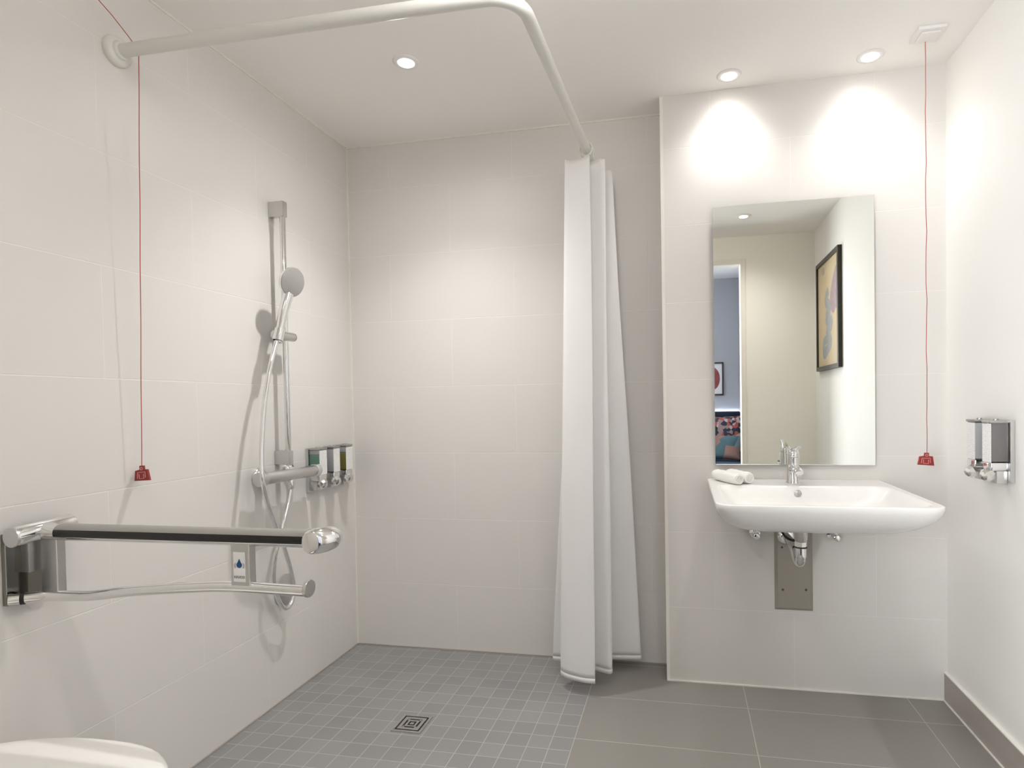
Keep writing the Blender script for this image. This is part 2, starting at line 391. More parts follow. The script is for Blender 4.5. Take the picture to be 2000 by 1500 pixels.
# ------------------------------------------------------------------ curtain rail and curtain
RZ = 2.15
t = thing('curtain_rail', (0.6, -1.17, RZ), 'white tubular shower curtain rail bent round one corner', 'curtain rail')
arc = [(1.078+0.09*math.sin(a), -1.169+0.09*(1-math.cos(a)), RZ) for a in [i*PI/2/10 for i in range(1, 11)]]
b = N(); tube(b, [(0.002, -1.184, RZ), (0.5, -1.178, RZ), (1.03, -1.170, RZ)] + arc + [(1.17, -1.0, RZ), (1.18, -0.5, RZ), (1.19, -0.2, RZ), (1.193, -0.002, RZ)], 0.0175, 28)
obj('rail_tube', b, M['rail'], t)
for c, ax in (((0, -1.184, RZ), (1, 0, 0)), ((1.193, 0, RZ), (0, -1, 0))):
    b = N(); lathe(b, c, ax, [(0.040, 0), (0.041, 0.006), (0.039, 0.013), (0.033, 0.018), (0.026, 0.020), (0.0235, 0.026), (0.019, 0.028)], 40); obj('wall_flange', b, M['rail'], t)

top = [(1.205, -0.272), (1.165, -0.272), (1.118, -0.268), (1.105, -0.255), (1.13, -0.235), (1.19, -0.225), (1.245, -0.235), (1.258, -0.222), (1.22, -0.19), (1.15, -0.175), (1.14, -0.15), (1.20, -0.125), (1.262, -0.115), (1.27, -0.095), (1.21, -0.075), (1.15, -0.06), (1.16, -0.04), (1.20, -0.03)]
bot = [(1.205, -0.340), (1.15, -0.336), (1.09, -0.312), (1.055, -0.275), (1.09, -0.225), (1.18, -0.225), (1.248, -0.25), (1.255, -0.215), (1.19, -0.175), (1.06, -0.165), (1.00, -0.155), (1.12, -0.125), (1.30, -0.105), (1.366, -0.092), (1.33, -0.06), (1.20, -0.06), (1.15, -0.045), (1.25, -0.03)]
def curtain():
    t = thing('shower_curtain', (1.2, -0.2, 0.04), 'white fabric shower curtain gathered in folds at the end of the rail', 'shower curtain')
    A = catmull([(*p, 0) for p in top], 9); B = catmull([(*p, 0) for p in bot], 9)
    zt, zb, nr = 2.112, 0.055, 110
    rows = []
    for i in range(nr+1):
        s = i/nr if i < nr else 1; z = zt+(zb-zt)*s + (0.014 if i == nr-1 else 0)*0
        k = 0.10*s + 0.90*(s*0.75+0.25*math.sin(s*PI/2)**2)
        k = k if s > 0 else 0
        row = []
        for j, (pa, pb) in enumerate(zip(A, B)):
            p = pa.lerp(pb, min(1, k)); wv = 0.003*math.sin(j*0.16+s*4)*math.sin(PI*min(1, s*1.2)) + 0.0008*math.sin(j*0.45+s*9)
            dip = -0.012*(0.5-0.5*math.cos(2*PI*j/27))*max(0, 1-s*9)
            row.append(Vector((p.x+wv, p.y+wv*0.7, z+dip)))
        rows.append(row)
    b = N(); loft(b, rows[:-1], False, False); o = obj('fabric', b, M['cloth'], t, angle=180)
    md = o.modifiers.new('thickness', 'SOLIDIFY'); md.thickness = 0.0012; md.offset = 0
    b = N(); loft(b, rows[-2:], False, False); o = obj('bottom_hem', b, M['cloth'], t, angle=180)
    md = o.modifiers.new('thickness', 'SOLIDIFY'); md.thickness = 0.0018; md.offset = 0
curtain()
def ring(y, label):
    x = 1.189
    b = N(); tube(b, [(x+0.0245*math.cos(a), y, RZ-0.006+0.0275*math.sin(a)) for a in [2*PI*i/36 for i in range(36)]]+[(x+0.0245, y, RZ-0.006)], 0.0035, 10, False)
    box(b, x-0.004, x+0.004, y-0.004, y+0.002, RZ-0.052, RZ-0.032, 0.001)
    tag(obj('curtain_ring', b, M['rail']), label, 'curtain ring')
ring(-0.262, 'white curtain ring nearest the camera at the front edge of the curtain')
ring(-0.235, 'white curtain ring just behind the front one on the rail')

# ------------------------------------------------------------------ mirror
t = thing('wall_mirror', (1.97, YV, 0.889), 'tall frameless rectangular mirror on the wall above the basin', 'mirror')
b = N(); box(b, 1.676, 2.2655, -0.1676, -0.1626, 0.889, 1.908, 0.0008, 1); obj('mirror_glass', b, M['mirror'], t, smooth=False)
b = N(); box(b, 1.684, 2.2575, -0.1626, YV, 0.90, 1.86); obj('backing', b, M['edge'], t, smooth=False)

# ------------------------------------------------------------------ basin
t = thing('wash_basin', (1.965, YV, 0.72), 'white ceramic wall-hung wash basin with curved front below the mirror', 'basin')
X0, X1, YF, YB = 1.645, 2.287, -0.768, YV
def oring(z, i, r=0.055):
    return rrect(X0+i*0.75, X1-i*0.8, YF+i*1.05, YB, r+i*0.35, z, 10, 0.004)
b = N(); rings = []
for z, i in [(0.724, 0.16), (0.728, 0.115), (0.737, 0.085), (0.751, 0.057), (0.769, 0.033), (0.789, 0.015), (0.809, 0.004), (0.823, 0.0), (0.829, 0.001), (0.831, 0.005), (0.831, 0.007)]: rings.append(oring(z, i))
for z, ix, iyf, yb, r in [(0.831, 0.024, 0.018, -0.318, 0.05), (0.831, 0.026, 0.020, -0.322, 0.05), (0.8285, 0.032, 0.026, -0.330, 0.05), (0.815, 0.044, 0.036, -0.337, 0.055), (0.79, 0.062, 0.055, -0.345, 0.06), (0.768, 0.095, 0.088, -0.355, 0.06), (0.755, 0.14, 0.13, -0.37, 0.05), (0.749, 0.20, 0.19, -0.40, 0.04), (0.747, 0.28, 0.26, -0.42, 0.02)]:
    rings.append(rrect(X0+ix, X1-ix, YF+iyf, yb, r, z, 10, r))
loft(b, rings); bowl = obj('bowl', b, M['ceramic'], t, angle=50)
b = N(); lathe(b, (1.954, -0.3395, 0.804), (0, -1, 0.32), [(0.0125, -0.001), (0.0125, 0.0035), (0.010, 0.0048), (0.001, 0.005)], 28); obj('overflow_cover', b, M['steel'], t)
b = N(); lathe(b, (1.955, -0.46, 0.7485), (0, 0, 1), [(0.03, 0), (0.031, 0.002), (0.022, 0.004), (0.001, 0.005)], 28); obj('drain_plug', b, M['chrome'], t)

# tap
TX, TY, TZ = 1.955, -0.246, 0.831
t = thing('mixer_tap', (TX, TY, TZ), 'chrome single-lever mixer tap on the back edge of the basin', 'tap')
b = N(); lathe(b, (TX, TY, TZ), (0, -0.06, 1), [(0.026, 0), (0.026, 0.004), (0.0235, 0.007), (0.0225, 0.05), (0.0215, 0.085), (0.021, 0.098)], 32); obj('body', b, M['chrome'], t)
b = N()
rings = []
for k, (y, z, w_, h_) in enumerate([(TY-0.002, TZ+0.052, 0.018, 0.019), (TY-0.04, TZ+0.057, 0.0175, 0.014), (TY-0.085, TZ+0.057, 0.017, 0.0105), (TY-0.118, TZ+0.052, 0.016, 0.009), (TY-0.124, TZ+0.050, 0.014, 0.007)]):
    rings.append(circle((TX, y, z), (0, -1, -0.05*k), 1, 24, up=(0, 0, 1), sx=w_, sy=h_))
loft(b, rings); sp = obj('spout', b, M['chrome'], t)
b = N(); cyl(b, (TX, TY-0.110, TZ+0.049), (TX, TY-0.110, TZ+0.036), 0.011, 0.0105, 24, 0.001); obj('aerator', b, M['satin'], sp)
b = N(); lathe(b, (TX, TY-0.006, TZ+0.099), (0, -0.06, 1), [(0.021, 0), (0.0215, 0.006), (0.020, 0.018), (0.013, 0.025), (0.001, 0.027)], 32)
rings = []
for y, z, w_, h_ in [(TY+0.012, TZ+0.118, 0.012, 0.006), (TY-0.02, TZ+0.126, 0.014, 0.007), (TY-0.06, TZ+0.134, 0.011, 0.0048), (TY-0.10, TZ+0.142, 0.009, 0.0035), (TY-0.112, TZ+0.145, 0.006, 0.002)]:
    rings.append(circle((TX+0.002, y, z), (0, -1, 0.18), 1, 20, up=(0, 0, 1), sx=w_, sy=h_))
loft(b, rings); obj('lever', b, M['chrome'], t)

# waste pipe
t = thing('waste_trap', (1.952, -0.36, 0.56), 'chrome waste pipe and trap under the basin', 'drain pipe')
b = N(); cyl(b, (1.952, -0.40, 0.7243), (1.952, -0.40, 0.655), 0.0225, 0.0225, 28); cyl(b, (1.952, -0.40, 0.655), (1.952, -0.40, 0.64), 0.0225, 0.017, 28); obj('tailpiece', b, M['satin'], t)
b = N(); lathe(b, (1.952, -0.40, 0.646), (0, 0, -1), [(0.019, 0), (0.0205, 0.002), (0.0205, 0.018), (0.019, 0.02)], 8); obj('nut', b, M['chrome'], t, angle=30)
b = N(); cyl(b, (1.952, -0.40, 0.627), (1.952, -0.40, 0.623), 0.0215); obj('gasket', b, M['rubber'], t)
b = N(); tube(b, catmull([(1.952, -0.40, 0.624), (1.952, -0.40, 0.592), (1.951, -0.392, 0.572), (1.950, -0.37, 0.562), (1.948, -0.34, 0.570), (1.946, -0.31, 0.592), (1.944, -0.28, 0.606), (1.942, -0.23, 0.609), (1.942, -0.152, 0.609)], 6), [0.0185]*7+[0.0165]*42, 24); obj('bend', b, M['chrome'], t)
b = N(); lathe(b, (1.942, -0.1598, 0.609), (0, -1, 0), [(0.034, 0), (0.033, 0.004), (0.026, 0.010), (0.019, 0.013)], 32); obj('wall_cover', b, M['chrome'], t)
b = N(); tube(b, catmull([(1.895, -0.31, 0.7235), (1.90, -0.31, 0.67), (1.918, -0.312, 0.638), (1.95, -0.315, 0.6275), (1.975, -0.312, 0.642), (1.985, -0.31, 0.7235)], 6), 0.0045, 12)
tag(obj('supply_hose', b, M['rubber']), 'thin dark supply hose looped behind the waste pipe under the basin', 'hose')
# angle valves
for xx, lb in ((1.825, 'small chrome angle valve on the wall left of the waste pipe'), (2.115, 'small chrome angle valve on the wall right of the waste pipe')):
    t = thing('angle_valve', (xx, YV, 0.612), lb, 'valve')
    b = N(); lathe(b, (xx, YV, 0.618), (0, -1, 0), [(0.022, 0), (0.021, 0.004), (0.010, 0.007), (0.009, 0.05)], 24); cyl(b, (xx, YV-0.045, 0.605), (xx, YV-0.045, 0.66), 0.008); obj('valve_body', b, M['chrome'], t)
    b = N(); cyl(b, (xx, YV-0.05, 0.618), (xx, YV-0.072, 0.618), 0.0135, 0.012, 20, 0.002); obj('valve_knob', b, M['chrome'], t)
# access panel
t = thing('access_panel', (1.97, YV, 0.316), 'beige metal service cover with sloping edges on the wall under the basin', 'panel')
b = N(); px0, px1, pz0, pz1 = 1.899, 2.041, 0.316, 0.722
def prect(y, i): return [Vector((px0+i, y, pz0+i)), Vector((px1-i, y, pz0+i)), Vector((px1-i, y, pz1-i)), Vector((px0+i, y, pz1-i))]
loft(b, [prect(YV, 0), prect(YV-0.002, 0), prect(YV-0.012, 0.011)]); obj('cover', b, M['panel'], t, smooth=False)
for xx, zz in ((1.928, 0.398), (2.014, 0.401), (1.926, 0.565), (2.012, 0.567)):
    b = N(); lathe(b, (xx, YV-0.012, zz), (0, -1, 0), [(0.0045, 0), (0.0045, 0.0012), (0.003, 0.002), (0.001, 0.0015)], 16); obj('screw', b, M['screw'], t)

# towels
def towel(p0, p1, r, label):
    p0, p1 = Vector(p0), Vector(p1); d = (p1-p0).normalized(); up = Vector((0, 0, 1)); s = d.cross(up).normalized()
    t = thing('rolled_towel', (p0+p1)/2-up*r, label, 'towel')
    b = N(); rings = []
    for k in range(13):
        f = k/12; e = min(f, 1-f)*12; rr = r*(0.86+0.14*min(1, e))*(1+0.03*math.sin(k*2.1)); c = p0.lerp(p1, f)
        rings.append([c + (s*math.cos(a)+up*math.sin(a))*rr*(1+0.035*math.sin(3*a+k*0.7)+0.05*(a > 5.6)) for a in [2*PI*i/36 for i in range(36)]])
    loft(b, rings); o = obj('roll', b, M['towel'], t, angle=70)
    for c, sg in ((p0, -1), (p1, 1)):
        b = N()
        tube(b, [c + d*sg*0.0015 + (s*math.cos(a)+up*math.sin(a))*r*(0.10+0.62*a/(5*PI)) for a in [5*PI*i/60 for i in range(61)]], 0.0018, 6)
        obj('spiral_edge', b, M['towel'], t)
towel((1.676, -0.178, 0.8525), (1.752, -0.330, 0.8525), 0.0215, 'rolled white hand towel at the left rim of the basin, front one of two')
towel((1.728, -0.172, 0.8535), (1.792, -0.300, 0.8535), 0.0222, 'rolled white hand towel behind the other, nearer the tap')

# ------------------------------------------------------------------ soap dispensers
def dispenser(xw, sg, y0, y1, z0, z1, chambers, label, front, chz, base_drop):
    # xw wall plane, sg +1 when it sticks out towards +x; front = depth of chamber faces; chambers: (ya, yb, liquid)
    X = lambda d: xw+sg*d
    def bx(bm, d0, d1, *r, **k): a_, b_ = sorted((X(d0), X(d1))); box(bm, a_, b_, *r, **k)
    t = thing('soap_dispenser', (xw, (y0+y1)/2, z0), label, 'soap dispenser')
    b = N(); bx(b, 0, 0.013, y0, y1, z0, z1, bev=0.002); obj('back_plate', b, M['satin'], t, smooth=False)
    for ya, yb, liq, lev in chambers:
        c0, c1 = chz; ym = (ya+yb)/2
        b = N(); bx(b, 0.013, front, ya, yb, c0, c0+(c1-c0)*lev, bev=0.004)
        if lev < 1: pass
        ch = obj('chamber', b, liq, t)
        if lev < 1:
            b = N(); bx(b, 0.013, front-0.001, ya+0.001, yb-0.001, c0+(c1-c0)*lev, c1, bev=0.003); obj('chamber', b, M['smoke' if sg < 0 else 'milky'], t)
        b = N(); bx(b, front, front+0.0012, ya+0.001, yb-0.001, c0-0.002, c1-0.002); obj('front_label', b, M['plabel'], ch, smooth=False)
        b = N(); bx(b, 0.010, front+0.003, ya-0.001, yb+0.001, c1, c1+0.008, bev=0.002); cyl(b, (X(front*0.6), ym, c1+0.006), (X(front*0.6), ym, c1+0.012), 0.008, 0.007, 16); obj('lid', b, M['steel'], t)
        b = N(); bx(b, 0.010, front+0.001, ya+0.002, yb-0.002, c0-base_drop*0.42, c0-0.001, bev=0.006, seg=3); obj('pump_body', b, M['chrome'], t)
        b = N(); kz = c0-base_drop*0.60; d_ = Vector((sg*0.9, -0.35, -0.25)).normalized()
        p = Vector((X(front-0.020), ym, kz+0.006))
        lathe(b, p, d_, [(0.012, 0), (0.012, 0.014), (0.021, 0.018), (0.021, 0.030), (0.014, 0.040), (0.001, 0.042)], 8); obj('push_knob', b, M['chrome'], t, angle=25)
        b = N(); bx(b, 0.013, front-0.018, ya+0.008, yb-0.008, c0-base_drop, c0-base_drop*0.42, bev=0.002); obj('pump_back', b, M['satin'], t)
    return t
dispenser(XR, -1, -0.614, -0.425, 0.884, 1.072, [(-0.606, -0.552, M['smoke'], 0.98), (-0.506, -0.450, M['milky'], 0.98)],
          'chrome two-chamber soap dispenser on the right wall by the basin', 0.060, (0.946, 1.063), 0.066)
dispenser(0, 1, -0.372, -0.055, 0.786, 0.972, [(-0.366, -0.312, M['green'], 0.8), (-0.264, -0.214, M['milky'], 0.97), (-0.166, -0.113, M['olive'], 0.75)],
          'chrome three-chamber soap dispenser with green and olive liquids on the shower wall', 0.060, (0.862, 0.964), 0.070)

# ------------------------------------------------------------------ shower set
SY = -0.552
t = thing('shower_set', (0, SY, 0.88), 'chrome shower riser bar with hand shower on the left wall', 'shower')
b = N(); cyl(b, (0.052, SY, 0.920), (0.052, SY, 1.932), 0.0105, 0.0105, 24, 0.001); obj('riser_bar', b, M['chrome'], t)
for z0, z1 in ((1.876, 1.934), (0.925, 0.978)):
    b = N(); box(b, 0, 0.064, SY-0.013, SY+0.013, z0, z1, 0.002); obj('wall_bracket', b, M['satin'], t)
# slider
b = N(); cyl(b, (0.060, SY-0.075, 1.418), (0.060, SY+0.033, 1.418), 0.0175, 0.0175, 28, 0.003); sl = obj('slider', b, M['satin'], t)
b = N(); ca, cb = Vector((0.0905, -0.650, 1.392)), Vector((0.0925, -0.638, 1.434)); cd = (cb-ca).normalized()
R_ = loft(b, [circle(ca, cd, 0.0185, 28), circle(cb, cd, 0.0195, 28), circle(cb, cd, 0.0165, 28), circle(ca, cd, 0.0155, 28), circle(ca, cd, 0.0185, 28)], False); obj('handset_cradle', b, M['chrome'], sl)
b = N(); cyl(b, (0.060, SY+0.033, 1.418), (0.060, SY+0.037, 1.418), 0.0165); obj('end_cap', b, M['steel'], sl)
# hand shower: handle from cradle up to the round head
hd = thing('hand_shower', (0.09, SY-0.06, 1.41), 'round chrome hand shower head resting in the slider of the riser bar', 'shower head')
h0, h1 = Vector((0.091, -0.648, 1.385)), Vector((0.100, -0.594, 1.572))
hm = h0.lerp(h1, 0.55)+Vector((-0.004, -0.002, 0))
b = N(); tube(b, catmull([h0, hm, h1], 8), [0.0125+0.004*math.sin(PI*i/32)+0.001*i/8 for i in range(17)], 24); obj('handle', b, M['chrome'], hd)
hc = Vector((0.112, -0.586, 1.617)); fa = Vector((0.95, -0.16, -0.22)).normalized()
b = N(); lathe(b, hc-fa*0.022, fa, [(0.012, 0), (0.036, 0.002), (0.050, 0.009), (0.0555, 0.018), (0.0555, 0.024)], 48); obj('head_shell', b, M['chrome'], hd)
b = N(); lathe(b, hc+fa*0.0015, fa, [(0.0553, 0), (0.054, 0.003), (0.05, 0.0042), (0.001, 0.0046)], 48); obj('spray_face', b, mat('grey_spray_face', (0.36, 0.35, 0.335), 0.35, 0.2), hd)
# thermostatic mixer
t = thing('thermostatic_mixer', (0, -0.56, 0.88), 'chrome thermostatic bar mixer low on the left shower wall', 'mixer valve')
b = N(); cyl(b, (0.07, -0.715, 0.889), (0.07, -0.425, 0.886), 0.0225, 0.0225, 32, 0.002); obj('bar_body', b, M['satin'], t)
b = N(); cyl(b, (0.07, -0.745, 0.889), (0.07, -0.716, 0.889), 0.0265, 0.0265, 36, 0.003); obj('temperature_knob', b, M['satin'], t)
b = N(); cyl(b, (0.07, -0.424, 0.886), (0.07, -0.395, 0.886), 0.0255, 0.0255, 36, 0.003); obj('flow_knob', b, M['chrome'], t)
for yy in (-0.655, -0.485):
    b = N(); lathe(b, (0, yy, 0.888), (1, 0, 0), [(0.036, 0), (0.036, 0.006), (0.031, 0.012), (0.020, 0.018), (0.017, 0.05)], 32); obj('wall_escutcheon', b, M['chrome'], t)
b = N(); cyl(b, (0.07, -0.565, 0.87), (0.07, -0.565, 0.832), 0.013, 0.011, 24, 0.001); obj('hose_outlet', b, M['chrome'], t)
# hose
hp = [ (0.090, -0.655, 1.386), (0.088, -0.689, 1.296), (0.088, -0.721, 1.184), (0.090, -0.741, 1.075), (0.098, -0.761, 0.977), (0.106, -0.770, 0.906), (0.104, -0.752, 0.832), (0.094, -0.713, 0.761), (0.080, -0.658, 0.684), (0.066, -0.602, 0.597), (0.056, -0.561, 0.513), (0.050, -0.537, 0.435), (0.050, -0.555, 0.385), (0.050, -0.594, 0.378), (0.052, -0.633, 0.427), (0.056, -0.659, 0.502), (0.062, -0.661, 0.573), (0.070, -0.649, 0.643), (0.078, -0.631, 0.707), (0.076, -0.600, 0.768), (0.070, -0.571, 0.828) ]
b = N(); tube(b, catmull(hp, 8), 0.0082, 16)
tag(obj('shower_hose', b, M['chrome']), 'looping chrome shower hose between the mixer and the hand shower', 'hose')
b = N(); lathe(b, (0, -0.525, 0.425), (1, 0, 0), [(0.062, 0), (0.062, 0.004), (0.058, 0.007), (0.001, 0.008)], 48)  # grey disc added in place of a washed-out reflection on the wall
tag(obj('reflection_disc', b, M['satin']), 'round grey disc added for a reflection patch on the wall behind the hose loop', 'reflection patch')

# ------------------------------------------------------------------ drop-down grab rail
GY = -1.45
t = thing('grab_rail', (0, GY, 0.70), 'chrome fold-down grab rail with black grip beside the toilet', 'grab rail')
b = N(); box(b, 0, 0.012, -1.512, -1.412, 0.695, 0.862, 0.002); obj('wall_plate', b, mat('metal_dark_reflection', (0.27, 0.26, 0.235), 0.12, 1.0), t, smooth=False)  # dark tone puts the dim doorway's reflection into the plate colour
b = N(); cyl(b, (0.040, -1.516, 0.857), (0.040, -1.380, 0.866), 0.0230, 0.0215, 40, 0.003); hb = obj('hinge_barrel', b, M['chrome'], t)
b = N(); cyl(b, (0.040, -1.5195, 0.857), (0.040, -1.516, 0.857), 0.0225, 0.0235, 40); obj('end_disc', b, M['satin'], hb)
b = N(); box(b, 0.010, 0.034, -1.478, -1.440, 0.765, 0.85, 0.003); obj('hinge_block', b, M['steel'], t)
b = N(); tube(b, [(0.04, GY, 0.858), (0.06, GY, 0.858), (0.085, GY, 0.857), (0.105, GY, 0.857), (0.40, GY, 0.858), (0.76, GY, 0.859)], [0.0225, 0.0215, 0.0195, 0.0192, 0.0192, 0.0192], 40); up_ = obj('upper_bar', b, M['chrome'], t)
def sleeve(name, lo, hi, m_):
    b = N(); rings = []
    for x in (0.094, 0.104, 0.25, 0.5, 0.756):
        rr = 0.0197 if x < 0.1 else 0.0208; z = 0.857+0.002*x/0.76
        aa = [math.radians(hi-(hi-lo)*k/24) for k in range(25)]
        rings.append([Vector((x, GY-rr*math.cos(a), z+rr*math.sin(a))) for a in aa] + [Vector((x, GY-0.0185*math.cos(a), z+0.0185*math.sin(a))) for a in reversed(aa)])
    loft(b, rings); return obj(name, b, m_, t)
sleeve('grip_pad', -22, 26, M['black'])
sleeve('top_cover', 26, 150, mat('grey_satin_cover', (0.36, 0.35, 0.33), 0.35, 0.6))
# rounded end piece across the bar
b = N(); loft(b, [circle((x, y, z), (0.12, 1, 0), r, 36, sx=sx) for x, y, z, r, sx in [(0.778, -1.4875, 0.860, 0.0215, 0.9), (0.779, -1.485, 0.860, 0.0245, 0.95), (0.783, -1.472, 0.860, 0.0268, 1.1), (0.788, -1.455, 0.860, 0.0275, 1.18), (0.792, -1.438, 0.860, 0.0262, 1.15), (0.795, -1.424, 0.861, 0.022, 1.0), (0.797, -1.415, 0.861, 0.014, 1.0), (0.798, -1.411, 0.861, 0.002, 1.0)]])
obj('end_cap', b, M['chrome'], t)
b = N(); tube(b, catmull([(0.012, -1.508, 0.709), (0.03, -1.490, 0.708), (0.055, -1.470, 0.707), (0.09, -1.456, 0.706), (0.13, GY, 0.706), (0.18, GY, 0.709), (0.27, GY, 0.722), (0.38, GY, 0.734), (0.47, GY, 0.742), (0.53, GY, 0.746), (0.60, GY, 0.747), (0.68, GY, 0.746), (0.745, GY, 0.745)], 6), 0.0122, 28); obj('lower_bar', b, M['chrome'], t)
b = N(); cyl(b, (0.027, -1.4925, 0.708), (0.033, -1.4875, 0.708), 0.0142); obj('black_collar', b, M['rubber'], t)
b = N(); lathe(b, (0.743, GY, 0.751), (1, 0, 0), [(0.012, 0), (0.0185, 0.001), (0.0195, 0.005), (0.0185, 0.009), (0.001, 0.010)], 32); obj('roll_stop', b, M['satin'], t)
b = N(); box(b, 0.046, 0.092, GY-0.010, GY+0.012, 0.704, 0.845, 0.002); obj('rear_web', b, M['satin'], t, smooth=False)
b = N(); box(b, 0.566, 0.612, GY-0.012, GY+0.010, 0.752, 0.846, 0.002); fw = obj('front_web', b, M['satin'], t, smooth=False)
b = N(); box(b, 0.5735, 0.6035, GY-0.0132, GY-0.012, 0.7625, 0.8285, 0); lab = obj('maker_label', b, M['label'], t, smooth=False)
lab['label'] = 'white sticker with blue droplet'
LX, LZ, LYF = 0.5885, 0.800, GY-0.0138
b = N(); pts = []
for k in range(28):
    a = 2*PI*k/28; r = 0.0068
    x = r*math.sin(a); z = r*math.cos(a)
    if math.cos(a) > 0: x *= (1-math.cos(a))**0.55*1.05 if math.cos(a) > 0.35 else 1; z = z + 0.0068*max(0, math.cos(a))**2
    pts.append((x, z))
loft(b, [[Vector((LX+x, LYF+dy, LZ+z)) for x, z in pts] for dy in (0, 0.0007)]); obj('droplet', b, M['blue'], lab, smooth=False)
b = N()
for sgn in (-1, 1):
    for q in range(3): tube(b, [(LX+sgn*(0.0088+0.0016*q), LYF+0.0003, LZ-0.007), (LX+sgn*(0.0096+0.0016*q), LYF+0.0003, LZ-0.001), (LX+sgn*(0.0086+0.0016*q), LYF+0.0003, LZ+0.005-0.001*q)], 0.00035, 6)
obj('grey_marks', b, M['inkl'], lab)
cu = bpy.data.curves.new('word', 'FONT'); cu.body = 'KEUCO'; cu.size = 0.0078; cu.align_x = 'CENTER'; cu.extrude = 0.0002; cu.space_character = 1.05
tmp = bpy.data.objects.new('tmp', cu); COL.objects.link(tmp)
dg = bpy.context.evaluated_depsgraph_get(); me = bpy.data.meshes.new_from_object(tmp.evaluated_get(dg)); bpy.data.objects.remove(tmp)
b = N(); b.from_mesh(me); bmesh.ops.transform(b, matrix=Matrix.Translation((LX, LYF+0.0002, 0.7705)) @ Matrix.Rotation(PI/2, 4, 'X'), verts=b.verts[:])
obj('lettering', b, M['ink'], lab, smooth=False)

# ------------------------------------------------------------------ toilet
t = thing('toilet', (0.0, -1.745, 0.0), 'white wall-hung toilet with closed rounded lid in the near left corner', 'toilet')
TC = -1.745
def dring(z, g, x0=0.06, x1=0.605, hw=0.182):
    out = []; n = 48
    for k in range(n):
        a = 2*PI*k/n; c, s = math.cos(a), math.sin(a)
        xm = 0.36
        if c >= 0: x = xm+(x1-xm+g)*abs(c)**0.85; y = (hw+g)*math.copysign(abs(s)**0.95, s)
        else:
            x = xm-(xm-x0)*abs(c)**0.8; wq = hw-0.052*abs(c)**2.2
            y = (wq+g)*math.copysign(abs(s)**0.55, s)
        out.append(Vector((x, TC+y, z)))
    return out
b = N(); loft(b, [dring(0.425, -0.006), dring(0.428, -0.001), dring(0.438, 0.0), dring(0.446, -0.003), dring(0.4505, -0.012), dring(0.453, -0.04), dring(0.4545, -0.09)]); obj('lid', b, M['plastic'], t, angle=70)
b = N(); loft(b, [dring(0.405, -0.008), dring(0.408, -0.003), dring(0.420, -0.002), dring(0.424, -0.006)]); obj('seat', b, M['plastic'], t, angle=60)
b = N(); loft(b, [dring(0.10, -0.11, 0.0, 0.50), dring(0.13, -0.08, 0.0, 0.52), dring(0.22, -0.045, 0.0, 0.56), dring(0.32, -0.018, 0.0, 0.59), dring(0.38, -0.008, 0.0, 0.60), dring(0.404, -0.008, 0.0, 0.60)]); obj('pan', b, M['ceramic'], t, angle=60)
b = N(); box(b, 0.02, 0.06, TC-0.10, TC+0.10, 0.405, 0.452, 0.008, 3); obj('hinge_block', b, M['plastic'], t)

# ------------------------------------------------------------------ floor drain
t = thing('floor_drain', (0.58, -0.636, 0), 'square stainless floor drain in the small shower tiles', 'drain')
DXc, DYc = 0.5835, -0.636
def sq(b, h, wd, z0, z1):
    box(b, DXc-h, DXc+h, DYc-h, DYc-h+wd, z0, z1); box(b, DXc-h, DXc+h, DYc+h-wd, DYc+h, z0, z1)
    box(b, DXc-h, DXc-h+wd, DYc-h+wd, DYc+h-wd, z0, z1); box(b, DXc+h-wd, DXc+h, DYc-h+wd, DYc+h-wd, z0, z1)
b = N(); sq(b, 0.055, 0.009, 0, 0.004); obj('frame', b, M['satin'], t, smooth=False)
b = N(); box(b, DXc-0.046, DXc+0.046, DYc-0.046, DYc+0.046, 0, 0.0008); obj('dark_well', b, M['rubber'], t, smooth=False)
b = N(); sq(b, 0.040, 0.012, 0.0008, 0.004); sq(b, 0.021, 0.008, 0.0008, 0.004); box(b, DXc-0.007, DXc+0.007, DYc-0.007, DYc+0.007, 0.0008, 0.004)
for sx, sy in ((1, 1), (1, -1), (-1, 1), (-1, -1)): box(b, DXc+sx*0.0125-0.004+sx*0.010, DXc+sx*0.0125+0.004+sx*0.010, DYc+sy*0.0225-0.004, DYc+sy*0.0225+0.004, 0.0008, 0.0036)
obj('grate', b, M['satin'], t, smooth=False)

# ------------------------------------------------------------------ picture on right wall (seen in mirror)
def flat(bm, ax, d0, d1, pts):     # polygon plate; ax 'x': points are (y, z) between x=d0..d1 ; ax 'y': points (x, z)
    f = (lambda p, d: Vector((d, p[0], p[1]))) if ax == 'x' else (lambda p, d: Vector((p[0], d, p[1])))
    loft(bm, [[f(p, d0) for p in pts], [f(p, d1) for p in pts]])
t = thing('framed_picture', (XR, -1.945, 1.34), 'black framed tan picture with grey winding figure on the right wall, reflected in the mirror', 'picture')
y0, y1, z0, z1, fw_ = -2.25, -1.645, 1.338, 2.085, 0.028
b = N()
for a_ in ((y0, y1, z0, z0+fw_), (y0, y1, z1-fw_, z1), (y0, y0+fw_, z0+fw_, z1-fw_), (y1-fw_, y1, z0+fw_, z1-fw_)): box(b, XR-0.025, XR, *a_, bev=0.001)
obj('frame', b, M['frame'], t, smooth=False)
b = N(); box(b, XR-0.014, XR-0.004, y0+fw_, y1-fw_, z0+fw_, z1-fw_); pr_ = obj('print', b, mat('tan_paper', (0.50, 0.40, 0.25), 0.6, var=0.08, bscale=12), t, smooth=False)
tangrey = mat('grey_figure_paint', (0.28, 0.29, 0.29), 0.6, var=0.35, bscale=40); mauve = mat('mauve_paint', (0.30, 0.22, 0.24), 0.6, var=0.25, bscale=30)
